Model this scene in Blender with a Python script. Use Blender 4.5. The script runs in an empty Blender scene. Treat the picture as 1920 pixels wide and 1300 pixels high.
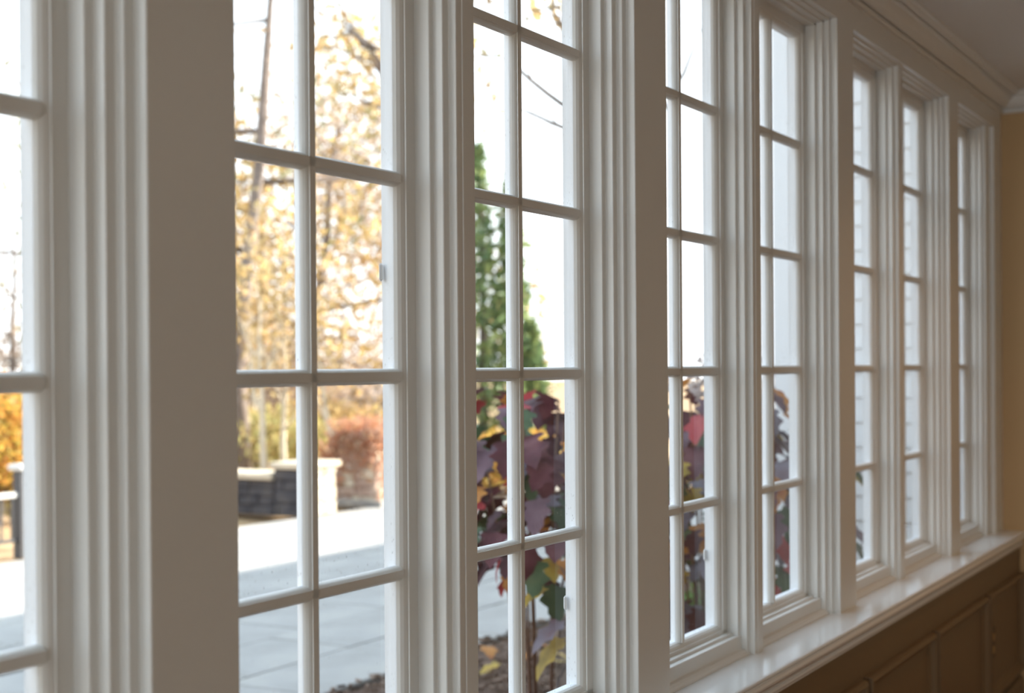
import bpy, bmesh, math, random
import numpy as np
from mathutils import Vector, Matrix

# ---------------------------------------------------------------- scene, camera, light
sc = bpy.context.scene
COL = sc.collection
rng = random.Random(7)
EYE = 1.55

cam = bpy.data.cameras.new('camera')
cam_o = bpy.data.objects.new('camera', cam)
COL.objects.link(cam_o)
cam.sensor_width = 36.0
cam.lens = 50.0
cam.shift_y = 0.0270
cam.clip_start = 0.05
cam.clip_end = 400
cam.dof.use_dof = True
cam.dof.focus_distance = 2.8
cam.dof.aperture_fstop = 3.1
cam.dof.aperture_blades = 7
R = Vector((0.49857, -0.86682, -0.00710))
U = Vector((0.008308, -0.003412, 0.99996))
F = Vector((0.86681, 0.49861, -0.00550))
m = Matrix((R, U, -F)).transposed().to_4x4()
m.translation = Vector((0, 0, EYE))
cam_o.matrix_world = m
sc.camera = cam_o

sc.view_settings.view_transform = 'Standard'
sc.view_settings.look = 'None'
sc.view_settings.gamma = 1.0
sc.view_settings.use_curve_mapping = False
sc.view_settings.exposure = 0.0

w = bpy.data.worlds.new('sky')
sc.world = w
w.use_nodes = True
nt = w.node_tree
nt.nodes.clear()
o_ = nt.nodes.new('ShaderNodeOutputWorld')
b_ = nt.nodes.new('ShaderNodeBackground')
g_ = nt.nodes.new('ShaderNodeTexCoord')
s_ = nt.nodes.new('ShaderNodeSeparateXYZ')
r_ = nt.nodes.new('ShaderNodeValToRGB')
r_.color_ramp.elements[0].position = 0.0
r_.color_ramp.elements[0].color = (0.95, 0.98, 1.0, 1)
r_.color_ramp.elements[1].position = 0.7
r_.color_ramp.elements[1].color = (0.66, 0.83, 1.0, 1)
nt.links.new(g_.outputs['Generated'], s_.inputs[0])
nt.links.new(s_.outputs['Z'], r_.inputs[0])
nt.links.new(r_.outputs[0], b_.inputs[0])
nt.links.new(b_.outputs[0], o_.inputs[0])
b_.inputs[1].default_value = 2.7

sun = bpy.data.lights.new('sun', 'SUN')
sun.energy = 19.0
sun.angle = math.radians(0.6)
sun.color = (1.0, 0.92, 0.80)
sun_o = bpy.data.objects.new('sun', sun)
COL.objects.link(sun_o)
el = math.radians(26)
sdir = Vector((0.8 * math.cos(el), -0.6 * math.cos(el), math.sin(el)))
sun_o.rotation_euler = sdir.to_track_quat('Z', 'Y').to_euler()

FILL_W = 7.0
for i, (x, y) in enumerate(((0.5, -1.6), (4.2, -1.3))):  # added fill light under the ceiling, no fixtures there
    l = bpy.data.lights.new('ceiling_fill_light', 'AREA')
    l.shape = 'DISK'
    l.size = 0.45
    l.energy = FILL_W
    l.color = (1.0, 0.90, 0.78)
    lo = bpy.data.objects.new('ceiling_fill_light', l)
    lo.location = (x, y, 2.70)
    COL.objects.link(lo)

l = bpy.data.lights.new('rear_fill_light', 'AREA')   # added fill lamp set before the unseen rear window
l.shape = 'RECTANGLE'
l.size = 2.3
l.size_y = 1.9
l.energy = 150.0
l.color = (0.86, 0.94, 1.0)
lo = bpy.data.objects.new('rear_fill_light', l)
lo.location = (-8.9, -0.25, 1.55)
lo.rotation_euler = (math.radians(90), 0, math.radians(-90))
COL.objects.link(lo)
for x, y in ((5.0, 0.35),):                # warm recessed downlight near the window wall
    l = bpy.data.lights.new('downlight', 'AREA')
    l.shape = 'DISK'
    l.size = 0.10
    l.energy = 3.2
    l.spread = math.radians(125)
    l.color = (1.0, 0.52, 0.20)
    lo = bpy.data.objects.new('downlight', l)
    lo.location = (x, y, 2.755)
    COL.objects.link(lo)

# ---------------------------------------------------------------- material helpers
def newmat(name):
    mt = bpy.data.materials.new(name)
    mt.use_nodes = True
    n = mt.node_tree.nodes
    n.clear()
    out = n.new('ShaderNodeOutputMaterial')
    return mt, n, mt.node_tree.links, out

def paint(name, col, rough=0.45, var=0.04, bump=0.03, scale=40.0, spec=0.5):
    mt, n, L, out = newmat(name)
    p = n.new('ShaderNodeBsdfPrincipled')
    tc = n.new('ShaderNodeTexCoord')
    nz = n.new('ShaderNodeTexNoise')
    nz.inputs['Scale'].default_value = 3.0
    nz.inputs['Detail'].default_value = 4
    mr = n.new('ShaderNodeMapRange')
    mr.inputs['To Min'].default_value = 1 - var
    mr.inputs['To Max'].default_value = 1 + var
    mx = n.new('ShaderNodeVectorMath')
    mx.operation = 'SCALE'
    mx.inputs[0].default_value = col
    L.new(tc.outputs['Object'], nz.inputs['Vector'])
    L.new(nz.outputs[0], mr.inputs[0])
    L.new(mr.outputs[0], mx.inputs['Scale'])
    L.new(mx.outputs[0], p.inputs['Base Color'])
    p.inputs['Roughness'].default_value = rough
    p.inputs['Specular IOR Level'].default_value = spec
    if bump:
        nb = n.new('ShaderNodeTexNoise')
        nb.inputs['Scale'].default_value = scale
        bp = n.new('ShaderNodeBump')
        bp.inputs['Strength'].default_value = bump
        bp.inputs['Distance'].default_value = 0.004
        L.new(tc.outputs['Object'], nb.inputs['Vector'])
        L.new(nb.outputs[0], bp.inputs['Height'])
        L.new(bp.outputs[0], p.inputs['Normal'])
    L.new(p.outputs[0], out.inputs[0])
    return mt

def mottled(name, cols, scale=6.0, rough=0.9, bump=0.5, dist=0.02, island=False):
    """rough natural surface: a ramp of colours over noise (or one colour per piece)"""
    mt, n, L, out = newmat(name)
    p = n.new('ShaderNodeBsdfPrincipled')
    p.inputs['Roughness'].default_value = rough
    p.inputs['Specular IOR Level'].default_value = 0.25
    tc = n.new('ShaderNodeTexCoord')
    nz = n.new('ShaderNodeTexNoise')
    nz.inputs['Scale'].default_value = scale
    nz.inputs['Detail'].default_value = 6
    nz.inputs['Roughness'].default_value = 0.65
    L.new(tc.outputs['Object'], nz.inputs['Vector'])
    rp = n.new('ShaderNodeValToRGB')
    e = rp.color_ramp.elements
    lo, hi = (0.0, 1.0) if island else (0.32, 0.68)
    e[0].position = lo
    e[0].color = (*cols[0], 1)
    e[1].position = hi
    e[1].color = (*cols[-1], 1)
    for i in range(1, len(cols) - 1):
        q = e.new(lo + (hi - lo) * i / (len(cols) - 1))
        q.color = (*cols[i], 1)
    if island:
        ge = n.new('ShaderNodeNewGeometry')
        L.new(ge.outputs['Random Per Island'], rp.inputs[0])
    else:
        L.new(nz.outputs[0], rp.inputs[0])
    L.new(rp.outputs[0], p.inputs['Base Color'])
    if bump:
        bp = n.new('ShaderNodeBump')
        bp.inputs['Strength'].default_value = bump
        bp.inputs['Distance'].default_value = dist
        L.new(nz.outputs[0], bp.inputs['Height'])
        L.new(bp.outputs[0], p.inputs['Normal'])
    L.new(p.outputs[0], out.inputs[0])
    return mt

def leafmat(name, cols, trans=0.45, noise=False):
    mt, n, L, out = newmat(name)
    rp = n.new('ShaderNodeValToRGB')
    e = rp.color_ramp.elements
    e[0].color = (*cols[0], 1)
    e[1].color = (*cols[-1], 1)
    for i in range(1, len(cols) - 1):
        q = e.new(i / (len(cols) - 1))
        q.color = (*cols[i], 1)
    if noise:
        tc = n.new('ShaderNodeTexCoord')
        oi = n.new('ShaderNodeObjectInfo')
        nz = n.new('ShaderNodeTexNoise')
        nz.noise_dimensions = '4D'
        nz.inputs['Scale'].default_value = 11.0
        nz.inputs['Detail'].default_value = 3
        ml = n.new('ShaderNodeMath')
        ml.operation = 'MULTIPLY'
        ml.inputs[1].default_value = 40
        L.new(oi.outputs['Random'], ml.inputs[0])
        L.new(ml.outputs[0], nz.inputs['W'])
        L.new(tc.outputs['Object'], nz.inputs['Vector'])
        mr = n.new('ShaderNodeMapRange')
        mr.inputs['From Min'].default_value = 0.3
        mr.inputs['From Max'].default_value = 0.7
        L.new(nz.outputs[0], mr.inputs[0])
        L.new(mr.outputs[0], rp.inputs[0])
    else:
        ge = n.new('ShaderNodeNewGeometry')
        L.new(ge.outputs['Random Per Island'], rp.inputs[0])
    p = n.new('ShaderNodeBsdfPrincipled')
    p.inputs['Roughness'].default_value = 0.55
    p.inputs['Specular IOR Level'].default_value = 0.4
    t = n.new('ShaderNodeBsdfTranslucent')
    mx = n.new('ShaderNodeMixShader')
    mx.inputs[0].default_value = trans
    L.new(rp.outputs[0], p.inputs['Base Color'])
    L.new(rp.outputs[0], t.inputs['Color'])
    L.new(p.outputs[0], mx.inputs[1])
    L.new(t.outputs[0], mx.inputs[2])
    L.new(mx.outputs[0], out.inputs[0])
    return mt

def glassmat():
    mt, n, L, out = newmat('window_glass')
    tr = n.new('ShaderNodeBsdfTransparent')
    tr.inputs[0].default_value = (0.985, 0.992, 0.99, 1)
    gl = n.new('ShaderNodeBsdfGlossy')
    gl.inputs['Roughness'].default_value = 0.02
    fr = n.new('ShaderNodeFresnel')
    fr.inputs['IOR'].default_value = 1.5
    gb = n.new('ShaderNodeNewGeometry')
    iv = n.new('ShaderNodeMath')                   # the back side of a pane already lost its reflection at the front
    iv.operation = 'SUBTRACT'
    iv.inputs[0].default_value = 1.0
    L.new(gb.outputs['Backfacing'], iv.inputs[1])
    fm = n.new('ShaderNodeMath')
    fm.operation = 'MULTIPLY'
    L.new(fr.outputs[0], fm.inputs[0])
    L.new(iv.outputs[0], fm.inputs[1])
    mx = n.new('ShaderNodeMixShader')
    L.new(fm.outputs[0], mx.inputs[0])
    L.new(tr.outputs[0], mx.inputs[1])
    L.new(gl.outputs[0], mx.inputs[2])
    # dried rain specks and dust, thicker along the lower edge of each pane
    tc = n.new('ShaderNodeTexCoord')
    oi = n.new('ShaderNodeObjectInfo')
    wv = n.new('ShaderNodeMath')
    wv.operation = 'MULTIPLY'
    wv.inputs[1].default_value = 30
    L.new(oi.outputs['Random'], wv.inputs[0])
    mp = n.new('ShaderNodeMapping')
    mp.inputs['Scale'].default_value = (1, 1, 0.55)
    L.new(tc.outputs['Object'], mp.inputs[0])
    vo = n.new('ShaderNodeTexVoronoi')
    vo.voronoi_dimensions = '4D'
    vo.inputs['Scale'].default_value = 160
    L.new(mp.outputs[0], vo.inputs['Vector'])
    L.new(wv.outputs[0], vo.inputs['W'])
    sp = n.new('ShaderNodeMapRange')
    sp.inputs['From Min'].default_value = 0.30
    sp.inputs['From Max'].default_value = 0.12
    L.new(vo.outputs['Distance'], sp.inputs[0])
    big = n.new('ShaderNodeTexNoise')
    big.noise_dimensions = '4D'
    big.inputs['Scale'].default_value = 14
    big.inputs['Detail'].default_value = 5
    L.new(tc.outputs['Object'], big.inputs['Vector'])
    L.new(wv.outputs[0], big.inputs['W'])
    bm_ = n.new('ShaderNodeMapRange')
    bm_.inputs['From Min'].default_value = 0.45
    bm_.inputs['From Max'].default_value = 0.75
    L.new(big.outputs[0], bm_.inputs[0])
    sx = n.new('ShaderNodeSeparateXYZ')
    L.new(tc.outputs['Generated'], sx.inputs[0])
    lw = n.new('ShaderNodeMapRange')
    lw.inputs['From Min'].default_value = 0.30
    lw.inputs['From Max'].default_value = 0.0
    L.new(sx.outputs['Z'], lw.inputs[0])
    a = n.new('ShaderNodeMath')
    a.operation = 'ADD'
    L.new(bm_.outputs[0], a.inputs[0])
    L.new(lw.outputs[0], a.inputs[1])
    mu = n.new('ShaderNodeMath')
    mu.operation = 'MULTIPLY'
    L.new(a.outputs[0], mu.inputs[0])
    L.new(sp.outputs[0], mu.inputs[1])
    k = n.new('ShaderNodeMath')
    k.operation = 'MULTIPLY_ADD'
    k.use_clamp = True
    k.inputs[1].default_value = 0.30
    k.inputs[2].default_value = 0.006
    L.new(mu.outputs[0], k.inputs[0])
    df = n.new('ShaderNodeBsdfDiffuse')
    df.inputs[0].default_value = (0.8, 0.8, 0.78, 1)
    m2 = n.new('ShaderNodeMixShader')
    L.new(k.outputs[0], m2.inputs[0])
    L.new(mx.outputs[0], m2.inputs[1])
    L.new(df.outputs[0], m2.inputs[2])
    L.new(m2.outputs[0], out.inputs[0])
    return mt

M = {}
M['trim'] = paint('cream_trim_paint', (0.80, 0.80, 0.77), rough=0.38, var=0.025)
M['sill'] = paint('glossy_sill_paint', (0.84, 0.845, 0.835), rough=0.12, var=0.02, bump=0.015)
M['sill'].node_tree.nodes['Principled BSDF'].inputs['IOR'].default_value = 1.75
M['outside'] = paint('white_exterior_paint', (0.80, 0.825, 0.85), rough=0.5, var=0.03)
M['ceiling'] = paint('ceiling_paint', (0.74, 0.72, 0.68), rough=0.8, var=0.02)
M['tan'] = paint('tan_wall_paint', (0.56, 0.38, 0.19), rough=0.65, var=0.03)
M['cream'] = paint('pale_cream_wall_paint', (0.72, 0.67, 0.57), rough=0.7)
M['floor'] = mottled('oak_floor', [(0.22, 0.10, 0.04), (0.34, 0.17, 0.07)], scale=3, rough=0.4, bump=0.05)
M['wains'] = paint('wainscot_paint', (0.185, 0.125, 0.066), rough=0.42, var=0.03)
M['brass'] = paint('dark_bronze', (0.035, 0.02, 0.009), rough=0.4, var=0.1)
M['socket'] = paint('brown_socket', (0.62, 0.38, 0.12), rough=0.35)
M['dark'] = paint('black_iron', (0.05, 0.05, 0.055), rough=0.5)
M['rail'] = paint('grey_rail_metal', (0.55, 0.54, 0.52), rough=0.4)
M['glass'] = glassmat()
M['slab'] = mottled('bluestone', [(0.27, 0.258, 0.24), (0.325, 0.312, 0.298), (0.37, 0.352, 0.325)], scale=1.6, rough=0.75, bump=0.15)
M['joint'] = mottled('sand_joint', [(0.16, 0.155, 0.145), (0.20, 0.19, 0.175)], scale=12, bump=0.2)
M['earth'] = mottled('leaf_strewn_earth', [(0.20, 0.13, 0.07), (0.34, 0.22, 0.12), (0.46, 0.33, 0.18)], scale=2.5, bump=0.5, dist=0.05)
M['mulch'] = mottled('bark_mulch', [(0.05, 0.03, 0.02), (0.11, 0.07, 0.05), (0.17, 0.11, 0.085)], scale=18, bump=0.8, dist=0.03)
M['chip'] = mottled('bark_chips', [(0.05, 0.03, 0.02), (0.10, 0.065, 0.045), (0.18, 0.12, 0.09), (0.25, 0.18, 0.14)], island=True, bump=0)
M['stone'] = mottled('grey_wall_stone', [(0.20, 0.19, 0.19), (0.33, 0.30, 0.27), (0.47, 0.42, 0.36)], scale=5, bump=0.6)
M['stone_shade'] = mottled('shade_toned_stone', [(0.030, 0.030, 0.038), (0.06, 0.058, 0.066), (0.10, 0.09, 0.085)], scale=5, bump=0.6)  # shade of the wall sides turned from the sun, put into the colour
M['stone_b'] = mottled('warm_wall_stone', [(0.32, 0.22, 0.18), (0.42, 0.30, 0.24), (0.55, 0.44, 0.35)], scale=5, bump=0.6)
M['cap'] = mottled('sandy_cap_stone', [(0.50, 0.42, 0.32), (0.62, 0.53, 0.41)], scale=5, bump=0.3)
M['bark'] = mottled('grey_bark', [(0.13, 0.10, 0.085), (0.27, 0.22, 0.19)], scale=9, bump=0.7)
M['bark_pale'] = mottled('pale_bark', [(0.55, 0.47, 0.36), (0.72, 0.64, 0.50)], scale=6, bump=0.4)
M['stem'] = mottled('reddish_stem', [(0.12, 0.06, 0.04), (0.22, 0.13, 0.09)], scale=20, bump=0.2)
M['gold'] = leafmat('golden_leaves', [(0.26, 0.18, 0.09), (0.46, 0.32, 0.14), (0.64, 0.50, 0.24), (0.54, 0.34, 0.17), (0.38, 0.31, 0.14)], trans=0.55)
M['yellowgreen'] = leafmat('yellow_green_leaves', [(0.26, 0.27, 0.09), (0.46, 0.41, 0.17), (0.56, 0.48, 0.22), (0.42, 0.29, 0.12)])
M['orange'] = leafmat('orange_leaves', [(0.55, 0.22, 0.05), (0.66, 0.40, 0.08), (0.45, 0.38, 0.08), (0.60, 0.30, 0.10)])
M['russet'] = leafmat('russet_leaves', [(0.42, 0.16, 0.09), (0.55, 0.27, 0.15), (0.48, 0.30, 0.22), (0.60, 0.36, 0.18)])
M['tantwig'] = leafmat('dry_tan_twigs', [(0.26, 0.20, 0.17), (0.44, 0.34, 0.27), (0.58, 0.46, 0.37), (0.50, 0.36, 0.26), (0.38, 0.33, 0.24)], trans=0.3)
M['conifer'] = leafmat('conifer_sprays', [(0.08, 0.14, 0.07), (0.15, 0.23, 0.10), (0.24, 0.32, 0.13), (0.40, 0.45, 0.16)], trans=0.3)
M['pine'] = leafmat('pine_needles', [(0.16, 0.18, 0.07), (0.34, 0.32, 0.10), (0.55, 0.42, 0.14)], trans=0.3)
M['green'] = leafmat('green_leaves', [(0.06, 0.14, 0.03), (0.12, 0.22, 0.05)], trans=0.3)
HY = {
    'burgundy': leafmat('burgundy_leaf', [(0.045, 0.012, 0.02), (0.11, 0.03, 0.045), (0.17, 0.065, 0.075)], 0.25, True),
    'plum': leafmat('plum_leaf', [(0.06, 0.025, 0.04), (0.13, 0.07, 0.095), (0.19, 0.12, 0.145)], 0.2, True),
    'mauve': leafmat('mauve_grey_leaf', [(0.10, 0.08, 0.10), (0.17, 0.15, 0.19), (0.14, 0.08, 0.10)], 0.2, True),
    'red': leafmat('red_leaf', [(0.40, 0.04, 0.06), (0.50, 0.08, 0.09), (0.35, 0.03, 0.03)], 0.4, True),
    'rust': leafmat('rust_leaf', [(0.50, 0.17, 0.04), (0.60, 0.27, 0.06), (0.35, 0.10, 0.05)], 0.4, True),
    'ochre': leafmat('ochre_leaf', [(0.30, 0.22, 0.05), (0.52, 0.36, 0.06), (0.45, 0.26, 0.05)], 0.4, True),
    'green': leafmat('dark_green_leaf', [(0.03, 0.06, 0.03), (0.06, 0.11, 0.05), (0.12, 0.15, 0.07)], 0.3, True),
}
M['bloom'] = leafmat('dried_bloom', [(0.50, 0.42, 0.40), (0.66, 0.60, 0.58)], 0.3)
M['shed'] = paint('weathered_grey_boards', (0.36, 0.37, 0.40), rough=0.8, var=0.1)
M['roof'] = mottled('slate_roof', [(0.14, 0.14, 0.15), (0.22, 0.21, 0.21)], scale=6)

# ---------------------------------------------------------------- geometry helpers
def link(name, me, mat, parent=None):
    o = bpy.data.objects.new(name, me)
    COL.objects.link(o)
    if mat is not None and not me.materials:
        me.materials.append(mat)
    if parent is not None:
        o.parent = parent
    return o

def bm_mesh(name, bm, smooth=False):
    bmesh.ops.recalc_face_normals(bm, faces=bm.faces[:])
    me = bpy.data.meshes.new(name)
    bm.to_mesh(me)
    bm.free()
    if smooth:
        me.polygons.foreach_set('use_smooth', [True] * len(me.polygons))
    return me

def empty(name, loc=(0, 0, 0), rz=0.0):
    o = bpy.data.objects.new(name, None)
    o.empty_display_size = 0.1
    COL.objects.link(o)
    o.location = loc
    o.rotation_euler = (0, 0, rz)
    return o

def tag(o, label=None, cat=None, group=None, kind=None):
    if label: o['label'] = label
    if cat: o['category'] = cat
    if group: o['group'] = group
    if kind: o['kind'] = kind
    return o

def chamfer(poly, r):
    out = []
    n = len(poly)
    for i in range(n):
        p = Vector(poly[i]); a = Vector(poly[i - 1]) - p; b = Vector(poly[(i + 1) % n]) - p
        q = min(r, a.length * 0.3, b.length * 0.3)
        out.append(tuple(p + a.normalized() * q))
        out.append(tuple(p + b.normalized() * q))
    return out

def add_prism(bm, poly, axis, a, b):
    """extrude a 2-D outline; axis 'z': outline in (x,y); 'x': outline in (y,z); 'y': outline in (x,z)"""
    def pt(u, v, t):
        return {'z': (u, v, t), 'x': (t, u, v), 'y': (u, t, v)}[axis]
    v0 = [bm.verts.new(pt(u, v, a)) for u, v in poly]
    v1 = [bm.verts.new(pt(u, v, b)) for u, v in poly]
    n = len(poly)
    for i in range(n):
        bm.faces.new((v0[i], v0[(i + 1) % n], v1[(i + 1) % n], v1[i]))
    bm.faces.new(v0[::-1])
    bm.faces.new(v1)

def prism(name, poly, axis, a, b, mat, parent=None):
    bm = bmesh.new()
    add_prism(bm, poly, axis, a, b)
    return link(name, bm_mesh(name, bm), mat, parent)

def add_box(bm, x0, x1, y0, y1, z0, z1, bev=0.0, mtx=None):
    vs = [bm.verts.new((x, y, z)) for x in (x0, x1) for y in (y0, y1) for z in (z0, z1)]
    idx = ((0, 1, 3, 2), (4, 6, 7, 5), (0, 4, 5, 1), (2, 3, 7, 6), (0, 2, 6, 4), (1, 5, 7, 3))
    fs = [bm.faces.new([vs[i] for i in f]) for f in idx]
    geo = vs
    if bev:
        es = list({e for f in fs for e in f.edges})
        r = bmesh.ops.bevel(bm, geom=es, offset=bev, segments=1, affect='EDGES', profile=0.5)
        geo = list({v for f in r['faces'] for v in f.verts})
    if mtx is not None:
        bmesh.ops.transform(bm, matrix=mtx, verts=geo)
    return geo

def box(name, x0, x1, y0, y1, z0, z1, mat, parent=None, bev=0.0):
    bm = bmesh.new()
    add_box(bm, x0, x1, y0, y1, z0, z1, bev)
    return link(name, bm_mesh(name, bm), mat, parent)

def copy_tree(o, parent=None):
    c = o.copy()
    COL.objects.link(c)
    c.parent = parent
    for ch in list(o.children):
        copy_tree(ch, c)
    return c

# ---------------------------------------------------------------- the window wall
P = 1.4649
XL = [1.3356 + P * k for k in range(-1, 4)]       # left edge of each pillar
XR = [1.5048 + P * k for k in range(-1, 4)]       # right edge of each pillar
YW = 1.300                                        # room face of the pillars
Z = lambda r: EYE + r
SILL = Z(-0.7645)
HEAD = Z(1.0565)
CEIL = Z(1.2217)
XE = 6.7545
XB = -9.0
YB = -3.4
YO = 1.434                                        # outer face

wall = box('wall_left', XB, XE, YW, YO, HEAD, CEIL + 0.05, M['trim'])
tag(wall, 'long cream window wall with pillars, header and panelled dado', 'wall', kind='structure')
for k in range(5):
    prism('pillar', chamfer([(XL[k], YW), (XR[k], YW), (XR[k], YO), (XL[k], YO)], 0.0015), 'z', SILL - 0.02, HEAD, M['trim'], wall)
prism('pillar', chamfer([(6.5992, YW), (XE, YW), (XE, YO), (6.5992, YO)], 0.0015), 'z', SILL - 0.02, HEAD, M['trim'], wall)
prism('pillar', [(XB, YW), (XL[0] - 1.2958, YW), (XL[0] - 1.2958, YO), (XB, YO)], 'z', SILL - 0.02, HEAD, M['trim'], wall)
YD = 1.225                                        # dado face
box('dado', XB, XE, YD, YO, 0.0, SILL - 0.03, M['wains'], wall)
box('outer_upper_wall', XB - 0.8, XE + 0.3, YW + 0.01, YO, CEIL + 0.05, 4.5, M['outside'], wall)

def ring_moulding(name, x0, x1, z0, z1, y, prof, mat, parent):
    bm = bmesh.new()
    loops = []
    for d, h in prof:
        loops.append([bm.verts.new(c) for c in ((x0 + d, y - h, z0 + d), (x1 - d, y - h, z0 + d), (x1 - d, y - h, z1 - d), (x0 + d, y - h, z1 - d))])
    for a, b in zip(loops[:-1], loops[1:]):
        for i in range(4):
            bm.faces.new((a[i], a[(i + 1) % 4], b[(i + 1) % 4], b[i]))
    return link(name, bm_mesh(name, bm), mat, parent)

PMP = [(0, -0.002), (0, 0.016), (0.004, 0.026), (0.013, 0.029), (0.021, 0.022), (0.026, 0.012), (0.034, 0.008), (0.042, 0.005), (0.046, -0.002)]
panels = [(0.833 - 0.857, 0.833 - 0.03), (0.833, 1.65), (1.69, 2.503), (2.537, 3.357), (3.394, 4.214), (4.248, 5.068), (5.102, 5.958), (5.992, 6.725)]
for x0, x1 in panels:
    z0, z1 = 0.165, Z(-0.948)
    bm = bmesh.new()
    add_prism(bm, [(x0 + 0.04, z0 + 0.04), (x1 - 0.04, z0 + 0.04), (x1 - 0.04, z1 - 0.04), (x0 + 0.04, z1 - 0.04)], 'y', YD + 0.01, YD - 0.0035)
    pn = link('panel', bm_mesh('panel', bm), M['wains'], wall)
    ring_moulding('panel_moulding', x0, x1, z0, z1, YD, PMP, M['wains'], pn)

# sill board with a moulded nosing
ys = [1.3900, YW, 1.2065, 1.2015, 1.1985, 1.1985, 1.2020, 1.2030, 1.1960, 1.1930, 1.1935, 1.1975, 1.2040, 1.2075, 1.2090, 1.2140, 1.2170, 1.2120, 1.2095, 1.2110, 1.2160, 1.2185, 1.2185, 1.2250, 1.3900]
zs = [0, 0, 0, -0.0015, -0.0045, -0.0080, -0.0115, -0.0125, -0.0150, -0.0200, -0.0260, -0.0310, -0.0335, -0.0350, -0.0400, -0.0470, -0.0500, -0.0520, -0.0560, -0.0610, -0.0640, -0.0650, -0.0700, -0.0720, -0.0720]
sill = prism('trim_1', [(y, SILL + z) for y, z in zip(ys, zs)], 'x', XB, XE, M['sill'])
tag(sill, 'deep glossy cream sill board with moulded nosing running under all the windows', 'sill', kind='structure')

crown_prof = [(0, 0.086), (0.012, 0.086), (0.017, 0.082), (0.017, 0.076), (0.012, 0.072), (0.006, 0.071), (0.007, 0.067), (0.019, 0.066), (0.027, 0.062), (0.038, 0.054),
              (0.047, 0.043), (0.053, 0.033), (0.056, 0.026), (0.066, 0.0255), (0.067, 0.021), (0.060, 0.0205), (0.061, 0.017), (0.075, 0.0165), (0.084, 0.013), (0.088, 0.008), (0.100, 0.0075), (0.101, 0.0), (0, 0.0)]
cr = prism('trim_2', [(YW - p, CEIL - d) for p, d in crown_prof], 'x', XB, XE, M['trim'])
tag(cr, 'cream crown moulding along the ceiling above the windows', 'moulding', kind='structure')
cr = prism('trim_3', [(XE - p, CEIL - d) for p, d in crown_prof], 'y', YB, YW, M['trim'])
tag(cr, 'cream crown moulding across the top of the tan end wall', 'moulding', kind='structure')

tag(box('ceiling', XB - 0.1, XE + 0.15, YB - 0.1, YO, CEIL, CEIL + 0.12, M['ceiling']), 'plain off white ceiling of the sunroom', 'ceiling', kind='structure')
tag(box('floor', XB - 0.1, XE + 0.15, YB - 0.1, YO, -0.12, 0.0, M['floor']), 'brown oak floor of the sunroom', 'floor', kind='structure')
tag(box('wall_far', XE, XE + 0.14, YB, YO, 0.0, CEIL + 0.05, M['tan']), 'tan painted end wall beyond the last window', 'wall', kind='structure')
wb = box('wall_back', XB - 0.14, XB, YB, YO, 0.0, 0.55, M['cream'])
tag(wb, 'pale cream wall behind the viewer with one wide added window', 'wall', kind='structure')
box('header', XB - 0.14, XB, YB, YO, 2.55, CEIL + 0.05, M['cream'], wb)
box('pier', XB - 0.14, XB, YB, -1.55, 0.55, 2.55, M['cream'], wb)
box('pier', XB - 0.14, XB, 0.95, YO, 0.55, 2.55, M['cream'], wb)
bw = empty('window_10', (XB - 0.07, 0, 0.55)); tag(bw, 'unseen wide window added in the wall behind the viewer', 'window', kind='structure')  # unseen, opened and sized for the light it throws on the jambs
for a in (-1.55, -0.75, 0.08, 0.90):
    box('mullion', -.04, .04, a, a + .05, 0, 2.0, M['trim'], bw)
for a in (0.0, 0.98, 1.95):
    box('rail', -.03, .03, -1.55, 0.95, a, a + .05, M['trim'], bw)
tag(box('wall_right', XB, XE, YB - 0.14, YB, 0.0, CEIL + 0.05, M['cream']), 'pale cream wall across the room from the windows', 'wall', kind='structure')
tag(prism('baseboard_left', [(YD, 0), (YD - 0.016, 0), (YD - 0.016, 0.10), (YD - 0.010, 0.125), (YD, 0.13)], 'x', XB, XE, M['wains']), 'cream baseboard under the panelled dado', 'baseboard', kind='structure')

# ---- windows: every part once for a left-hand and a right-hand window, then copied along the wall
YS = 1.3846      # room face of the sash
YG = 1.4025      # glass
GB, GT = Z(-0.683), Z(0.991)
ROWS = [Z(-0.0159 + (3 - k) * 0.3411) for k in range(1, 5)]     # centre lines of the level muntins

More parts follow.
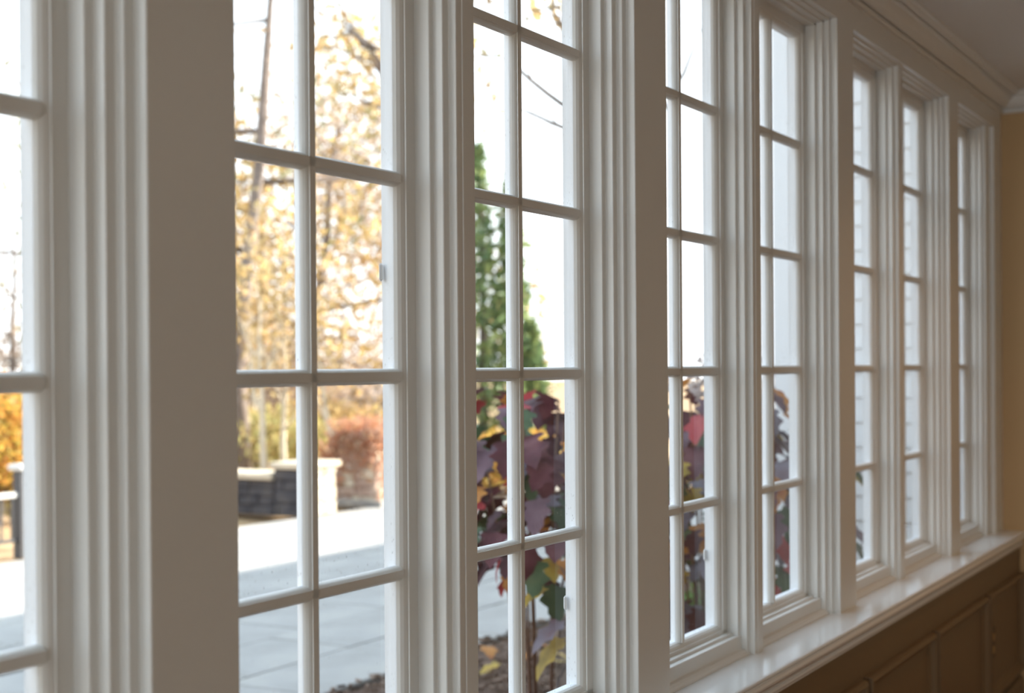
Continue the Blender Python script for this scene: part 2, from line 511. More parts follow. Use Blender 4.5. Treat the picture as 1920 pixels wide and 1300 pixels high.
def window(idx, dx, L, mx, steps, right_end, with_mullion, label):
    """steps: [(X, y_from)] room-side stair of the right jamb, from the deep end; coordinates of the first pair"""
    e = empty('window_%d' % idx, (dx, 0, SILL))
    tag(e, label, 'window', kind='structure')
    pr = []
    R_ = steps[0][0]
    S0 = SILL

    def part(name, ob):
        # parts were modelled in room coordinates: bring them into the window's own frame
        ob.parent = e
        me = ob.data
        me.materials.append(M['outside'])          # the weather side is painted white
        for f in me.polygons:
            if f.center.y > YG + 0.0005:
                f.material_index = 1
        me.transform(Matrix.Translation((0, 0, -S0)))
        return ob

    # right jamb, stepped
    poly = [(R_, YO), (R_, YS)]
    for (x, y), (x2, y2) in zip(steps[:-1], steps[1:]):
        poly += [(x, y), (x2, y)]
    poly += [(steps[-1][0], steps[-1][1])]
    poly += [(right_end, steps[-1][1]), (right_end, YO)]
    part('jamb', prism('jamb', chamfer(poly, 0.0013), 'z', SILL, HEAD, M['trim']))
    # left jamb, one small rebate
    poly = [(L - 0.006, YW + 0.020), (L - 0.003, YW + 0.020), (L - 0.003, YW + 0.055), (L, YW + 0.055), (L, YO), (L - 0.006, YO)]
    part('jamb', prism('jamb', poly, 'z', SILL, HEAD, M['trim']))
    # head, stepped
    hz = [(1.031, 1.3551), (1.041, 1.336), (1.049, 1.3207), (1.0565, YW + 0.0015)]
    poly = [(YO, Z(1.031)), (1.3551, Z(1.031)), (1.3551, Z(1.041)), (1.336, Z(1.041)), (1.336, Z(1.049)), (1.3207, Z(1.049)), (1.3207, Z(1.0585)), (YO, Z(1.0585))]
    part('head', prism('head', chamfer(poly, 0.0013), 'x', L - 0.006, right_end, M['trim']))
    # stool stop: stepped block between the sash and the sill board
    poly = [(YO, Z(-0.7067)), (1.3678, Z(-0.7067)), (1.3678, Z(-0.7135)), (1.3482, Z(-0.7135)), (1.3482, Z(-0.7485)), (1.3400, Z(-0.7490)),
            (1.3365, Z(-0.7515)), (1.3345, Z(-0.7560)), (1.3300, Z(-0.7590)), (1.3290, Z(-0.7650)), (YO, Z(-0.7650))]
    part('stool_stop', prism('stool_stop', chamfer(poly, 0.0012), 'x', L, R_ + 0.03, M['trim']))

    # sash: two stiles and two rails with an ovolo on the glass side and a puttied rebate outside
    FL, MO = 0.027, 0.0145
    def sash_prof(c, s, fl=FL):
        # c = outer edge, s = +1 grows to larger coordinate
        q = [(0, YS), (fl, YS), (fl, YS + 0.003), (fl + 0.0025, YS + 0.0035), (fl + 0.008, YS + 0.0065), (fl + 0.0125, YS + 0.0115), (fl + MO, YG),
             (fl + MO, YG + 0.003), (fl + MO - 0.001, YG + 0.014), (fl + MO - 0.004, YG + 0.0145), (fl + MO - 0.004, YO - 0.004), (0, YO - 0.004)]
        return [(c + s * u, v) for u, v in q]
    zt, zb = Z(1.031), Z(-0.7067)
    part('stile', prism('stile', sash_prof(L, 1, mx - 0.2555 - L - MO), 'z', zb, zt, M['trim']))
    part('stile', prism('stile', sash_prof(R_, -1), 'z', zb, zt, M['trim']))
    part('rail', prism('rail', [(v, u) for u, v in sash_prof(zt, -1, zt - GT - MO)], 'x', L, R_, M['trim']))
    part('rail', prism('rail', [(v, u) for u, v in sash_prof(zb, 1, GB - zb - MO)], 'x', L, R_, M['trim']))

    def muntin_prof(c):
        h = [(0.0072, YS + 0.003), (0.0072, YS + 0.0055), (0.0085, YS + 0.006), (0.0110, YS + 0.009), (0.0128, YS + 0.0135), (0.0135, YG), (0.0135, YG + 0.003), (0.010, YG + 0.012), (0.008, YG + 0.016)]
        return [(c + u, v) for u, v in h] + [(c - u, v) for u, v in h[::-1]]
    gl0, gl1 = mx - 0.2555, R_ - FL - MO
    part('muntin', prism('muntin', muntin_prof(mx), 'z', GB - 0.003, GT + 0.003, M['trim']))
    for zr in ROWS:
        part('muntin', prism('muntin', [(v, u) for u, v in muntin_prof(zr)], 'x', gl0 - 0.003, gl1 + 0.003, M['trim']))
    zz = [GT] + ROWS + [GB]
    r2 = random.Random(idx)
    pane_me = {}
    for c, (x0, x1) in enumerate(((gl0 - 0.004, mx - 0.006), (mx + 0.006, gl1 + 0.004))):
        for r in range(5):
            h = (zz[r] - zz[r + 1]) / 2
            key = (c, round(h, 3))
            if key not in pane_me:
                bm = bmesh.new()
                hw = (x1 - x0) / 2
                add_box(bm, -hw, hw, -0.0013, 0.0013, -h, h)
                pane_me[key] = bm_mesh('pane', bm)
            o = link('pane', pane_me[key], M['glass'], e)
            o.location = ((x0 + x1) / 2, YG + 0.0015, (zz[r] + zz[r + 1]) / 2 - SILL)
            o.rotation_euler = (math.radians(r2.uniform(-.12, .12)), 0, math.radians(r2.uniform(-.12, .12)))
    if with_mullion:
        a = 2.1037
        poly = [(a, 1.3178), (a + 0.016, 1.3178), (a + 0.0165, 1.3190), (a + 0.0185, 1.3190), (a + 0.019, 1.3165), (2.1617, 1.3165), (2.1617, YO), (a, YO)]
        part('mullion', prism('mullion', chamfer(poly, 0.0008), 'z', SILL, HEAD, M['trim']))
    return e

stepsA = [(2.0719, 1.3531), (2.0838, 1.3332), (2.1028, 1.3182)]
stepsB = [(2.7490, 1.3551), (2.7645, 1.3360), (2.7830, 1.3207), (2.8005, 1.3207)]
wA = window(3, 0, 1.5110, 1.7876, stepsA, 2.1050, True, 'second window in view, stone piers and golden tree behind its panes')
wB = window(4, 0, 2.1670, 2.4511, stepsB, 2.8010, False, 'sharply focused window with purple leaves close behind its lower panes')
lab = {
    1: 'window out of frame before the nearest one, beside the viewer', 2: 'nearest window, cut by the left edge of the picture, iron fence behind it',
    5: 'window just right of the plain pillar beside the sharply focused window', 6: 'window above the bright reflected patch on the sill',
    7: 'third window from the end wall, pale blue siding behind it', 8: 'second window from the tan end wall', 9: 'last and smallest looking window next to the tan end wall'}
def recopy(src, idx, dx):
    c = copy_tree(src)
    c.name = 'window_%d' % idx
    c.location.x = dx
    c['label'] = lab[idx]
    return c
recopy(wA, 1, -P); recopy(wB, 2, -P)
recopy(wA, 5, P); recopy(wB, 6, P)
recopy(wA, 7, 2 * P); recopy(wB, 8, 2 * P)
w9 = recopy(wA, 9, 3 * P)
for ch in list(w9.children):                       # the last window has a wide flat casing instead of a mullion
    if ch.name.startswith('mullion'):
        bpy.data.objects.remove(ch)
ca = 2.1040
ce = 6.5992 - 3 * P
o = prism('casing', chamfer([(ca, 1.3185), (ce + 0.001, 1.3185), (ce + 0.001, YO), (ca, YO)], 0.001), 'z', 0, HEAD - SILL, M['trim'], w9)
o = prism('head', [(YO, Z(1.031) - SILL), (1.3551, Z(1.031) - SILL), (1.3551, Z(1.041) - SILL), (1.336, Z(1.041) - SILL), (1.336, Z(1.049) - SILL), (1.3207, Z(1.049) - SILL), (1.3207, HEAD - SILL), (YO, HEAD - SILL)], 'x', 2.1, ce, M['trim'], w9)
# little outside catches on three windows
for wi, x, z in (('window_3', 2.0290, Z(0.165)), ('window_4', 2.7060, Z(-0.51)), ('window_5', 2.0290, Z(-0.50))):
    bm = bmesh.new()
    add_box(bm, x - 0.006, x + 0.004, YO - 0.010, YO - 0.003, z - 0.016 - SILL, z + 0.016 - SILL, 0.004)
    link('catch', bm_mesh('catch', bm), M['outside'], bpy.data.objects[wi])

# ---- wall outlet in the last panel
ot = empty('wall_outlet', (6.105, YD - 0.0035, 0.385))
tag(ot, 'dark wall outlet with two golden sockets on the last panel under the sill', 'outlet')
bm = bmesh.new(); add_box(bm, -0.043, 0.043, -0.006, 0, -0.066, 0.066, 0.003)
link('cover_plate', bm_mesh('cover_plate', bm), M['brass'], ot)
for s in (-1, 1):
    bm = bmesh.new()
    poly = [(0.017 * math.cos(t), 0.0145 * math.sin(t) + s * 0.026) for t in [i * math.tau / 14 for i in range(14)]]
    add_prism(bm, poly, 'y', -0.0095, -0.004)
    so = link('socket', bm_mesh('socket', bm), M['socket'], ot)
    bm = bmesh.new()
    for sx in (-0.006, 0.006):
        add_box(bm, sx - 0.0012, sx + 0.0012, -0.0102, -0.009, s * 0.026 - 0.005, s * 0.026 + 0.005)
    link('slot', bm_mesh('slot', bm), M['dark'], so)
bm = bmesh.new()
add_prism(bm, [(0.0035 * math.cos(t), 0.0035 * math.sin(t)) for t in [i * math.tau / 10 for i in range(10)]], 'y', -0.0085, -0.005)
link('screw', bm_mesh('screw', bm), M['brass'], ot)

# ---------------------------------------------------------------- outside: house, ground, patio
G0 = -0.10
hr = box('roof', XB - 1.5, 7.0, YB - 0.6, 1.85, 4.5, 4.65, M['roof'])
tag(hr, 'slate roof and eave over the sunroom', 'roof', kind='structure')
wx, wy = 7.0, 2.45
wing = box('wall_wing', wx, 26.0, YB, wy, G0 - 0.1, 3.8, M['outside'])
tag(wing, 'white lap sided house wing projecting past the last windows', 'wall', kind='structure')
bm = bmesh.new()
add_prism(bm, [(0, 0), (-0.016, 0), (-0.004, 0.125), (0, 0.125)], 'y', YO + 0.01, wy - 0.07)
me_sid = bm_mesh('siding_board', bm)
for i in range(31):
    o = link('siding_board', me_sid, M['outside'], wing)
    o.location = (wx, 0, G0 + 0.02 + i * 0.122)
box('corner_board', wx - 0.022, wx + 0.09, wy - 0.08, wy + 0.02, G0, 3.8, M['outside'], wing, bev=0.003)
box('eave', wx - 0.25, 26.2, YB, 2.70, 3.8, 3.95, M['roof'], wing)

gr = box('ground', -60, 150, -60, 150, G0 - 0.35, G0 - 0.06, M['earth'])
tag(gr, 'leaf strewn brown garden ground beyond the patio', 'ground', kind='structure')

pt = box('patio', 1.0, 18.0, 4.42, 9.85, G0 - 0.2, G0 - 0.012, M['joint'])
tag(pt, 'pale bluestone patio, shaded near the house and sunlit beyond', 'patio', kind='structure')
slabs = []
for sx, sy in ((0.91, 0.60), (0.60, 0.60), (1.21, 0.60)):
    bm = bmesh.new()
    add_box(bm, -sx / 2 + 0.006, sx / 2 - 0.006, -sy / 2 + 0.006, sy / 2 - 0.006, -0.04, 0.0, 0.006)
    slabs.append((sx, bm_mesh('paving_stone', bm)))
y = 4.42 + 0.3
row = 0
while y < 9.7:
    x = 2.2 + rng.uniform(0, 0.6)
    while x < 17.3:
        sx, me = rng.choice(slabs)
        o = link('paving_stone', me, M['slab'], pt)
        o.location = (x + sx / 2, y, G0 + rng.uniform(-0.004, 0.003))
        o.rotation_euler = (rng.uniform(-.004, .004), rng.uniform(-.004, .004), rng.choice((0, math.pi)))
        x += sx
    y += 0.603

# mulch bed between house and patio
bm = bmesh.new()
nx, ny = 220, 60
grid = [[bm.verts.new((1.2 + 13.0 * i / nx, 1.45 + (4.415 - 1.45) * j / ny,
                       G0 - 0.035 + 0.055 * math.sin(math.pi * j / ny) + (rng.uniform(-.006, .006) if j < ny - 2 else 0))) for j in range(ny + 1)] for i in range(nx + 1)]
for i in range(nx):
    for j in range(ny):
        bm.faces.new((grid[i][j], grid[i + 1][j], grid[i + 1][j + 1], grid[i][j + 1]))
bed = link('planting_bed', bm_mesh('planting_bed', bm, True), M['mulch'])
tag(bed, 'dark bark mulched planting bed between the house and the patio', 'bed', kind='structure')
bm = bmesh.new()
for i in range(4200):
    x, y = rng.uniform(4.0, 13.0), rng.uniform(2.5, 4.40)
    mt = Matrix.Translation((x, y, G0 + 0.018 + rng.uniform(0, .02))) @ Matrix.Rotation(rng.uniform(0, 6.3), 4, 'Z') @ Matrix.Rotation(rng.uniform(-.5, .5), 4, 'X')
    a, b = rng.uniform(.010, .026), rng.uniform(.004, .010)
    add_box(bm, -a, a, -b, b, -.006, .006, 0, mt)
ch = link('mulch_chips', bm_mesh('mulch_chips', bm), M['chip'])
tag(ch, 'loose dark bark chips covering the planting bed', 'mulch', kind='stuff')

# ---------------------------------------------------------------- low garden walls and piers
def masonry(parent, x0, x1, y0, y1, z0, z1, course, blk, mat, seed, face_x=True, face_y=True, other=None):
    """stones as single pieces on the -X and -Y faces of a core"""
    r = random.Random(seed)
    z = z0
    while z < z1 - 0.02:
        h = min(course * r.uniform(.8, 1.2), z1 - z)
        for face in ('x', 'y'):
            if (face == 'x' and not face_x) or (face == 'y' and not face_y):
                continue
            a, b = (y0, y1) if face == 'x' else (x0, x1)
            t = a
            while t < b - 0.01:
                l = min(blk * r.uniform(.6, 1.4), b - t)
                if b - t - l < 0.06: l = b - t
                d = r.uniform(.012, .035)
                bm = bmesh.new()
                if face == 'x': add_box(bm, x0 - d, x0 + .03, t + .006, t + l - .006, z + .006, z + h - .006, .008)
                else: add_box(bm, t + .006, t + l - .006, y0 - d, y0 + .03, z + .006, z + h - .006, .008)
                link('stone', bm_mesh('stone', bm), mat if r.random() < .75 else (other or M['cap']), parent)
                t += l
        z += h

sw = box('garden_wall', 12.42, 12.80, 10.22, 14.2, G0, 0.30, M['stone_shade'])
tag(sw, 'low stone garden wall, shade put into its dark colour, with a sandy cap at the patio edge', 'wall')
masonry(sw, 12.42, 12.80, 10.22, 14.2, G0, 0.30, .12, .30, M['stone_shade'], 3, True, False, M['stone_shade'])
for i in range(5):
    box('cap_stone', 12.36, 12.86, 10.22 + i * 0.79, 10.22 + (i + 1) * 0.79 - .008, 0.30, 0.37, M['cap'], sw, bev=.01)
sp = box('wall_pier', 12.42, 12.98, 9.80, 10.20, G0, 0.43, M['stone_shade'])
tag(sp, 'short squat stone pier with a sunlit cream end and a shade-coloured side beside the dark low wall', 'pier')
masonry(sp, 12.42, 12.98, 9.80, 10.20, G0, 0.43, .14, .28, M['stone_shade'], 5, True, False, M['stone_shade'])  # side away from the sun: its shade is painted by darker stones
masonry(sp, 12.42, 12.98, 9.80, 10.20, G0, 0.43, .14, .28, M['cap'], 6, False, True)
box('cap_stone', 12.36, 13.04, 9.74, 10.24, 0.43, 0.50, M['cap'], sp, bev=.012)

tp = box('garden_pier', 13.80, 14.42, 9.83, 10.42, G0, 0.80, M['stone_b'])
tag(tp, 'tall square stone pier overgrown with russet creeper at the patio edge', 'pier')
masonry(tp, 13.80, 14.42, 9.83, 10.42, G0, 0.80, .11, .22, M['stone_b'], 9)
box('plinth', 13.74, 14.55, 9.70, 10.48, G0 - .02, G0 + .07, M['stone'], tp, bev=.01)

def leaf_quads(pts, size, rnd, aspect=0.55, droop=None):
    """small pointed leaves (two triangles folded along the midrib) around given points"""
    n = len(pts)
    d = rnd.normal(size=(n, 3)); d /= np.linalg.norm(d, axis=1)[:, None]
    if droop is not None:
        d[:, 2] -= droop; d /= np.linalg.norm(d, axis=1)[:, None]
    q = rnd.normal(size=(n, 3)); s = np.cross(d, q); s /= np.linalg.norm(s, axis=1)[:, None]
    nn = np.cross(d, s)
    L = (size * rnd.uniform(.6, 1.4, n))[:, None]
    W = L * aspect
    v = np.empty((n, 4, 3))
    v[:, 0] = pts
    v[:, 1] = pts + d * L * .45 + s * W * .5 + nn * L * .08
    v[:, 2] = pts + d * L
    v[:, 3] = pts + d * L * .45 - s * W * .5 + nn * L * .08
    return v.reshape(-1, 3)

def leaf_object(name, pts, size, mat, seed, parent=None, aspect=.55, droop=None):
    rnd = np.random.RandomState(seed)
    v = leaf_quads(np.asarray(pts, float), size, rnd, aspect, droop)
    n = len(v) // 4
    me = bpy.data.meshes.new(name)
    me.vertices.add(n * 4)
    me.vertices.foreach_set('co', v.astype(np.float32).ravel())
    me.loops.add(n * 6)
    base = np.arange(n)[:, None] * 4
    idx = (base + np.array([0, 1, 2, 0, 2, 3])).ravel()
    me.loops.foreach_set('vertex_index', idx.astype(np.int32))
    me.polygons.add(n * 2)
    me.polygons.foreach_set('loop_start', (np.arange(n * 2) * 3).astype(np.int32))
    me.update(calc_edges=True)
    me.validate()
    o = link(name, me, mat, parent)
    o['kind'] = 'stuff'
    return o

def blob(rnd, n, c, r, hollow=0.0):
    d = rnd.normal(size=(n, 3)); d /= np.linalg.norm(d, axis=1)[:, None]
    t = rnd.uniform(hollow, 1, n) ** (1 / 3)
    return np.asarray(c) + d * t[:, None] * np.asarray(r)

rs = np.random.RandomState(4)
cp = []
for i in range(1500):
    f = rs.randint(3)
    if f == 0: cp.append((13.76 + rs.uniform(-.04, .02), rs.uniform(9.8, 10.45), .8 - abs(rs.normal(0, .28))))
    elif f == 1: cp.append((rs.uniform(13.78, 14.45), 9.79 + rs.uniform(-.04, .02), .8 - abs(rs.normal(0, .30))))
    else: cp.append((rs.uniform(13.7, 14.6), rs.uniform(9.75, 10.5), .84 + abs(rs.normal(0, .04))))
leaf_object('creeper_leaves', cp, .07, M['russet'], 5, tp)

# iron fence beyond the patio on the left
fn = empty('iron_fence', (4.05, 10.25, G0))
tag(fn, 'low dark iron fence with a pale top rail at the far side of the patio', 'fence')
for i, x in enumerate((0, 2.42, 4.86)):
    box('post', x - .05, x + .05, -.05, .05, -0.05, .74, M['dark'], fn, bev=.006)
    box('post_cap', x - .085, x + .085, -.085, .085,   .74, .80, M['rail'], fn, bev=.015)
for a, b in ((0.05, 2.37), (2.47, 4.81)):
    box('top_rail', a, b, -.025, .025, .50, .55, M['rail'], fn, bev=.006)
    box('bottom_rail', a, b, -.018, .018, .10, .13, M['dark'], fn, bev=.004)
bm = bmesh.new(); add_box(bm, -.008, .008, -.008, .008, 0.13, .50)
me_p = bm_mesh('picket', bm)
x = 0.16
while x < 4.78:
    if abs(x - 2.42) > .08:
        o = link('picket', me_p, M['dark'], fn); o.location = (x, 0, 0)
    x += .121

# grey shed behind the trees
sh = empty('garden_shed', (25.3, 17.0, -0.16), math.radians(20))
tag(sh, 'small weathered grey garden shed far behind the russet pier', 'shed')
box('wall', -1.3, 1.3, -1.0, 1.0, -0.3, 1.05, M['shed'], sh)
prism('shed_roof', [(-1.5, 1.0), (0, 1.55), (1.5, 1.0), (1.5, 1.06), (0, 1.63), (-1.5, 1.06)], 'y', -1.2, 1.2, M['roof'], sh)
box('door', -1.34, -1.29, -0.35, 0.35, -0.3, 0.9, M['stone'], sh)

# ---------------------------------------------------------------- trees and shrubs
def tube(bm, pts, radii, sides=6):
    rings = []
    for i, p in enumerate(pts):
        p = Vector(p)
        d = (Vector(pts[min(i + 1, len(pts) - 1)]) - Vector(pts[max(i - 1, 0)])).normalized()
        a = d.orthogonal().normalized(); b = d.cross(a)
        rings.append([bm.verts.new(p + (a * math.cos(t) + b * math.sin(t)) * radii[i]) for t in [k * math.tau / sides for k in range(sides)]])
    for r0, r1 in zip(rings[:-1], rings[1:]):
        # line the rings up so the tube does not twist
        off = min(range(sides), key=lambda k: (r1[k].co - r0[0].co).length)
        for k in range(sides):
            bm.faces.new((r0[k], r0[(k + 1) % sides], r1[(k + 1 + off) % sides], r1[(k + off) % sides]))
    bm.faces.new(rings[0][::-1]); bm.faces.new(rings[-1])

def grow(rnd, p, d, length, rad, level, maxlev, segs, tips, spread=.7, up=.15, kids=4, start=.3):
    pts, rr = [Vector(p)], [rad]
    n = 6 if level == 0 else 4
    d = Vector(d).normalized()
    for i in range(n):
        d = (d + Vector([rnd.uniform(-1, 1) for _ in range(3)]) * (.10 + .08 * level) + Vector((0, 0, up * .3))).normalized()
        pts.append(pts[-1] + d * length / n)
        rr.append(rad * (1 - .75 * (i + 1) / n))
    segs.append((pts, rr, level))
    if level >= maxlev:
        tips.extend(pts[1:])
        return
    for k in range(kids + (2 if level == 0 else 0)):
        t = start + (1 - start) * (k + rnd.uniform(.2, .8)) / (kids + (2 if level == 0 else 0))
        i = min(int(t * n), n - 1)
        q = pts[i].lerp(pts[i + 1], t * n - i)
        ax = (pts[i + 1] - pts[i]).normalized()
        a = ax.orthogonal().normalized(); b = ax.cross(a)
        ang = rnd.uniform(0, math.tau)
        nd = ax * (1 - spread) + (a * math.cos(ang) + b * math.sin(ang)) * spread + Vector((0, 0, up))
        grow(rnd, q, nd, length * rnd.uniform(.42, .62), rr[i] * .55, level + 1, maxlev, segs, tips, spread, up, kids, .25)
    tips.append(pts[-1])

def tree(name, label, x, y, height, rad, seed, leaf=None, nleaf=0, lsize=.1, maxlev=3, spread=.7, up=.15, kids=4, start=.3, jitter=.25, bark='bark', base=G0, cat='tree', group=None, aspect=.55, zmin=None):
    rnd = random.Random(seed)
    root = empty(name, (x, y, base - .06))
    tag(root, label, cat, group)
    segs, tips = [], []
    grow(rnd, (0, 0, 0), (rnd.uniform(-.05, .05), rnd.uniform(-.05, .05), 1), height, rad, 0, maxlev, segs, tips, spread, up, kids, start)
    bm = bmesh.new()
    for p, r, l in segs:
        if l == 0: tube(bm, p, r, 8)
    link('trunk', bm_mesh('trunk', bm, True), M[bark], root)
    bm = bmesh.new()
    for p, r, l in segs:
        if l > 0: tube(bm, p, [max(q, .0035) for q in r], 5 if l == 1 else 3)
    b = link('branches', bm_mesh('branches', bm, True), M[bark], root)
    if leaf and nleaf:
        T = np.array([tuple(t) for t in tips])
        R2 = np.random.RandomState(seed)
        if zmin is not None: T = T[T[:, 2] > zmin]
        pts = T[R2.randint(len(T), size=nleaf)] + R2.normal(size=(nleaf, 3)) * jitter
        pts[:, 2] = np.maximum(pts[:, 2], .15)
        leaf_object('foliage', pts, lsize, M[leaf], seed + 1, root, aspect)
    return root

def polar(px, r):
    """ground point seen under image column px at distance r"""
    xx = (px - 960) / 2667.0
    v = F + R * xx
    a = math.atan2(v.y, v.x)
    return r * math.cos(a), r * math.sin(a)

def bush(name, label, x, y, rx, rz, n, leaf, lsize, seed, base=G0, stems=9, bark='bark', group=None, aspect=.55, lobes=7):
    rnd = random.Random(seed); R2 = np.random.RandomState(seed)
    root = empty(name, (x, y, base - .06)); tag(root, label, 'shrub', group)
    bm = bmesh.new()
    for i in range(stems):
        a = rnd.uniform(0, math.tau); q = rnd.uniform(.2, .9) * rx
        tip = Vector((q * math.cos(a), q * math.sin(a), rz * rnd.uniform(1.1, 1.9)))
        mid = tip * .5 + Vector((-.1 * tip.x, -.1 * tip.y, .1))
        tube(bm, [(0.1 * rx * math.cos(a), 0.1 * rx * math.sin(a), 0), mid, tip], [.018, .012, .005], 4)
    link('stems', bm_mesh('stems', bm), M[bark], root)
    pts = []
    for k in range(lobes):
        a = rnd.uniform(0, math.tau); q = rnd.uniform(.1, .6) * rx
        c = (q * math.cos(a), q * math.sin(a), rz * rnd.uniform(.7, 1.3))
        pts.append(blob(R2, n // lobes, c, (rx * .6, rx * .6, rz * .7), .2))
    pts = np.concatenate(pts); pts[:, 2] = np.abs(pts[:, 2]) + .04
    leaf_object('foliage', pts, lsize, M[leaf], seed, root, aspect)
    return root

# bare tree seen through the nearest window
x, y = polar(24, 21); tree('bare_tree', 'bare brown tree behind the iron fence', x, y, 3.6, .07, 21, 'tantwig', 2200, .10, 4, .75, .2, 4, .35, .22, aspect=.18)
x, y = polar(455, 20); tree('pine_tree', 'tall thin pine trunk at the left edge of the second window', x, y, 9.5, .13, 5, 'pine', 3200, .16, 3, .85, .0, 4, .28, .22, aspect=.3)
x, y = polar(572, 25); tree('golden_tree', 'large golden leaved tree behind the right panes of the second window', x, y, 6.0, .13, 12, 'gold', 4600, .17, 3, .8, .05, 5, .18, .27)
x, y = polar(474, 26); tree('tan_tree', 'broad pinkish tan tree with dry leaves behind the pine trunk', x, y, 6.0, .12, 17, 'tantwig', 8500, .17, 3, .85, .05, 5, .15, .42, aspect=.3)
x, y = polar(540, 29); tree('tan_tree', 'second pinkish tan tree between the pine trunk and the golden tree', x, y, 5.2, .10, 27, 'tantwig', 5500, .17, 3, .85, .05, 5, .15, .42, aspect=.3)

def at_px(px, py, d, rootxy=(0, 0), z0=0.0):
    """garden point standing in that direction at depth d, relative to a thing's base"""
    a = (px - 960) / 2667.0; b = -(py - 702) / 2667.0
    q = (F + R * a + U * b) * d + Vector((0, 0, EYE))
    return Vector((q.x - rootxy[0], q.y - rootxy[1], q.z - z0))

def limb(bm, pts, r0, rnd, wob=.05, n=10, sides=5):
    P_ = [Vector(p) for p in pts]
    out = []
    for k in range(n + 1):
        t = k / n * (len(P_) - 1); i = min(int(t), len(P_) - 2)
        out.append(P_[i].lerp(P_[i + 1], t - i) + Vector([rnd.uniform(-wob, wob) for _ in range(3)]))
    tube(bm, out, [r0 * (1 - .8 * k / n) for k in range(n + 1)], sides)
    return out

# limbs of a tree whose trunk stands behind the right jamb of the second window
x, y = polar(815, 20.5)
lt = empty('leaning_tree', (x, y, G0 - .06)); tag(lt, 'yellowing tree with long dark limbs crossing the upper panes of the second window', 'tree')
lr = random.Random(6); z0 = G0 - .06
bm = bmesh.new(); limb(bm, [(0, 0, 0), (.1, .05, 3), (0, .1, 6), (.15, 0, 9.5)], .15, lr, .03, 10, 8)
link('trunk', bm_mesh('trunk', bm, True), M['bark'], lt)
lp = []
for pts, r0 in (([(815, 260), (745, 215), (665, 185), (640, 175)], .045), ([(815, 330), (735, 150), (690, 90), (640, 40), (580, 10)], .075), ([(815, 250), (730, 110), (660, 60), (600, 70)], .05),
                ([(735, 150), (690, 110), (630, 95), (560, 88)], .04), ([(690, 90), (650, 40), (610, -60)], .045), ([(815, 420), (740, 330), (640, 310), (590, 285)], .05)):
    bm = bmesh.new()
    lp += limb(bm, [at_px(px, py, 20.47 if px == 815 else 20 + lr.uniform(-.6, .6), (x, y), z0) for px, py in pts], r0, lr, .03)[3:]
    link('branch', bm_mesh('branch', bm, True), M['bark'], lt)
R5 = np.random.RandomState(5)
q = np.array([tuple(v) for v in lp]); q = q[R5.randint(len(q), size=420)] + R5.normal(size=(420, 3)) * .22
leaf_object('foliage', q, .13, M['gold'], 15, lt)
# thin understory trees
for i, (px, r, h, sd) in enumerate(((496, 18.5, 2.6, 3), (528, 19.5, 2.2, 4), (470, 23, 3.2, 6), (640, 19, 2.3, 8))):
    x, y = polar(px, r)
    tree('sapling', ('slim pale trunked sapling right behind the dark low wall', 'shorter pale sapling beside the slim pale one', 'taller pale sapling behind the pine trunk', 'pale sapling behind the russet pier')[i],
         x, y, h, .05, sd, 'gold', 450, .10, 2, .6, .3, 4, .35, .2, bark='bark_pale')
# dry thickets and golden shrubs at the end of the garden
for i, (px, r, rx, rz, n, mt, ls, sd, lb) in enumerate((
        (20, 26, 2.6, 1.35, 3800, 'tantwig', .16, 41, 'pinkish tan thicket far behind the bare tree'),
        (480, 27, 2.4, 1.7, 5200, 'tantwig', .17, 42, 'dry tan thicket behind the pine trunk'),
        (525, 31, 2.6, 1.3, 4200, 'tantwig', .17, 45, 'dry tan thicket behind the large golden tree'),
        (500, 21, 1.3, .55, 2600, 'yellowgreen', .10, 43, 'yellow green shrub behind the dark low wall'),
        (630, 22, 1.2, .62, 3000, 'gold', .10, 44, 'golden yellow shrub left of the grey shed'),
        (652, 17.6, .50, .42, 1500, 'russet', .08, 46, 'russet shrub beside the overgrown pier'),
        (-20, 16.5, .75, .85, 3000, 'orange', .09, 47, 'orange shrub behind the iron fence, left one'),
        (30, 16.9, .62, .78, 3000, 'yellowgreen', .09, 48, 'yellow green shrub behind the iron fence next to the orange one'),
        (930, 18.2, .8, .45, 2200, 'orange', .09, 49, 'orange shrub at the foot of the green conifer'),
        (1020, 18.6, .7, .42, 1800, 'orange', .09, 50, 'rust orange shrub right of the green conifer'))):
    x, y = polar(px, r)
    bush('thicket' if rx > 2 else 'garden_shrub', lb, x, y, rx, rz, n, mt, ls, sd, stems=14 if rx > 2 else 9, aspect=.2 if mt == 'tantwig' else .55)

# green conifer
cx, cy = polar(905, 19.5)
cf = empty('conifer', (cx, cy, G0 - .06)); tag(cf, 'tall green conifer behind the purple hydrangea', 'tree')
bm = bmesh.new(); tube(bm, [(0, 0, 0), (0.03, 0, 2.2), (0, 0, 4.6)], [.09, .06, .01], 8)
link('trunk', bm_mesh('trunk', bm, True), M['bark'], cf)
R3 = np.random.RandomState(8)
pts = []
for (ox, oy, h, w0) in ((-.06 * .5, .06, 4.75, .62), (.20, -.34, 4.35, .42), (.33, -.58, 2.3, .36), (-.3, .3, 3.9, .5)):
    n = 1900
    t = R3.uniform(0, 1, n) ** .8
    rad = w0 * np.clip((1 - t) ** .75, .02, 1) * R3.uniform(.45, 1.05, n)
    a = R3.uniform(0, math.tau, n)
    wob = 1 + .25 * np.sin(a * 3 + t * 30)
    pts.append(np.stack([ox + rad * wob * np.cos(a), oy + rad * wob * np.sin(a), .15 + t * (h - .2)], 1))
leaf_object('foliage', np.concatenate(pts), .14, M['conifer'], 9, cf, .5, -.5)

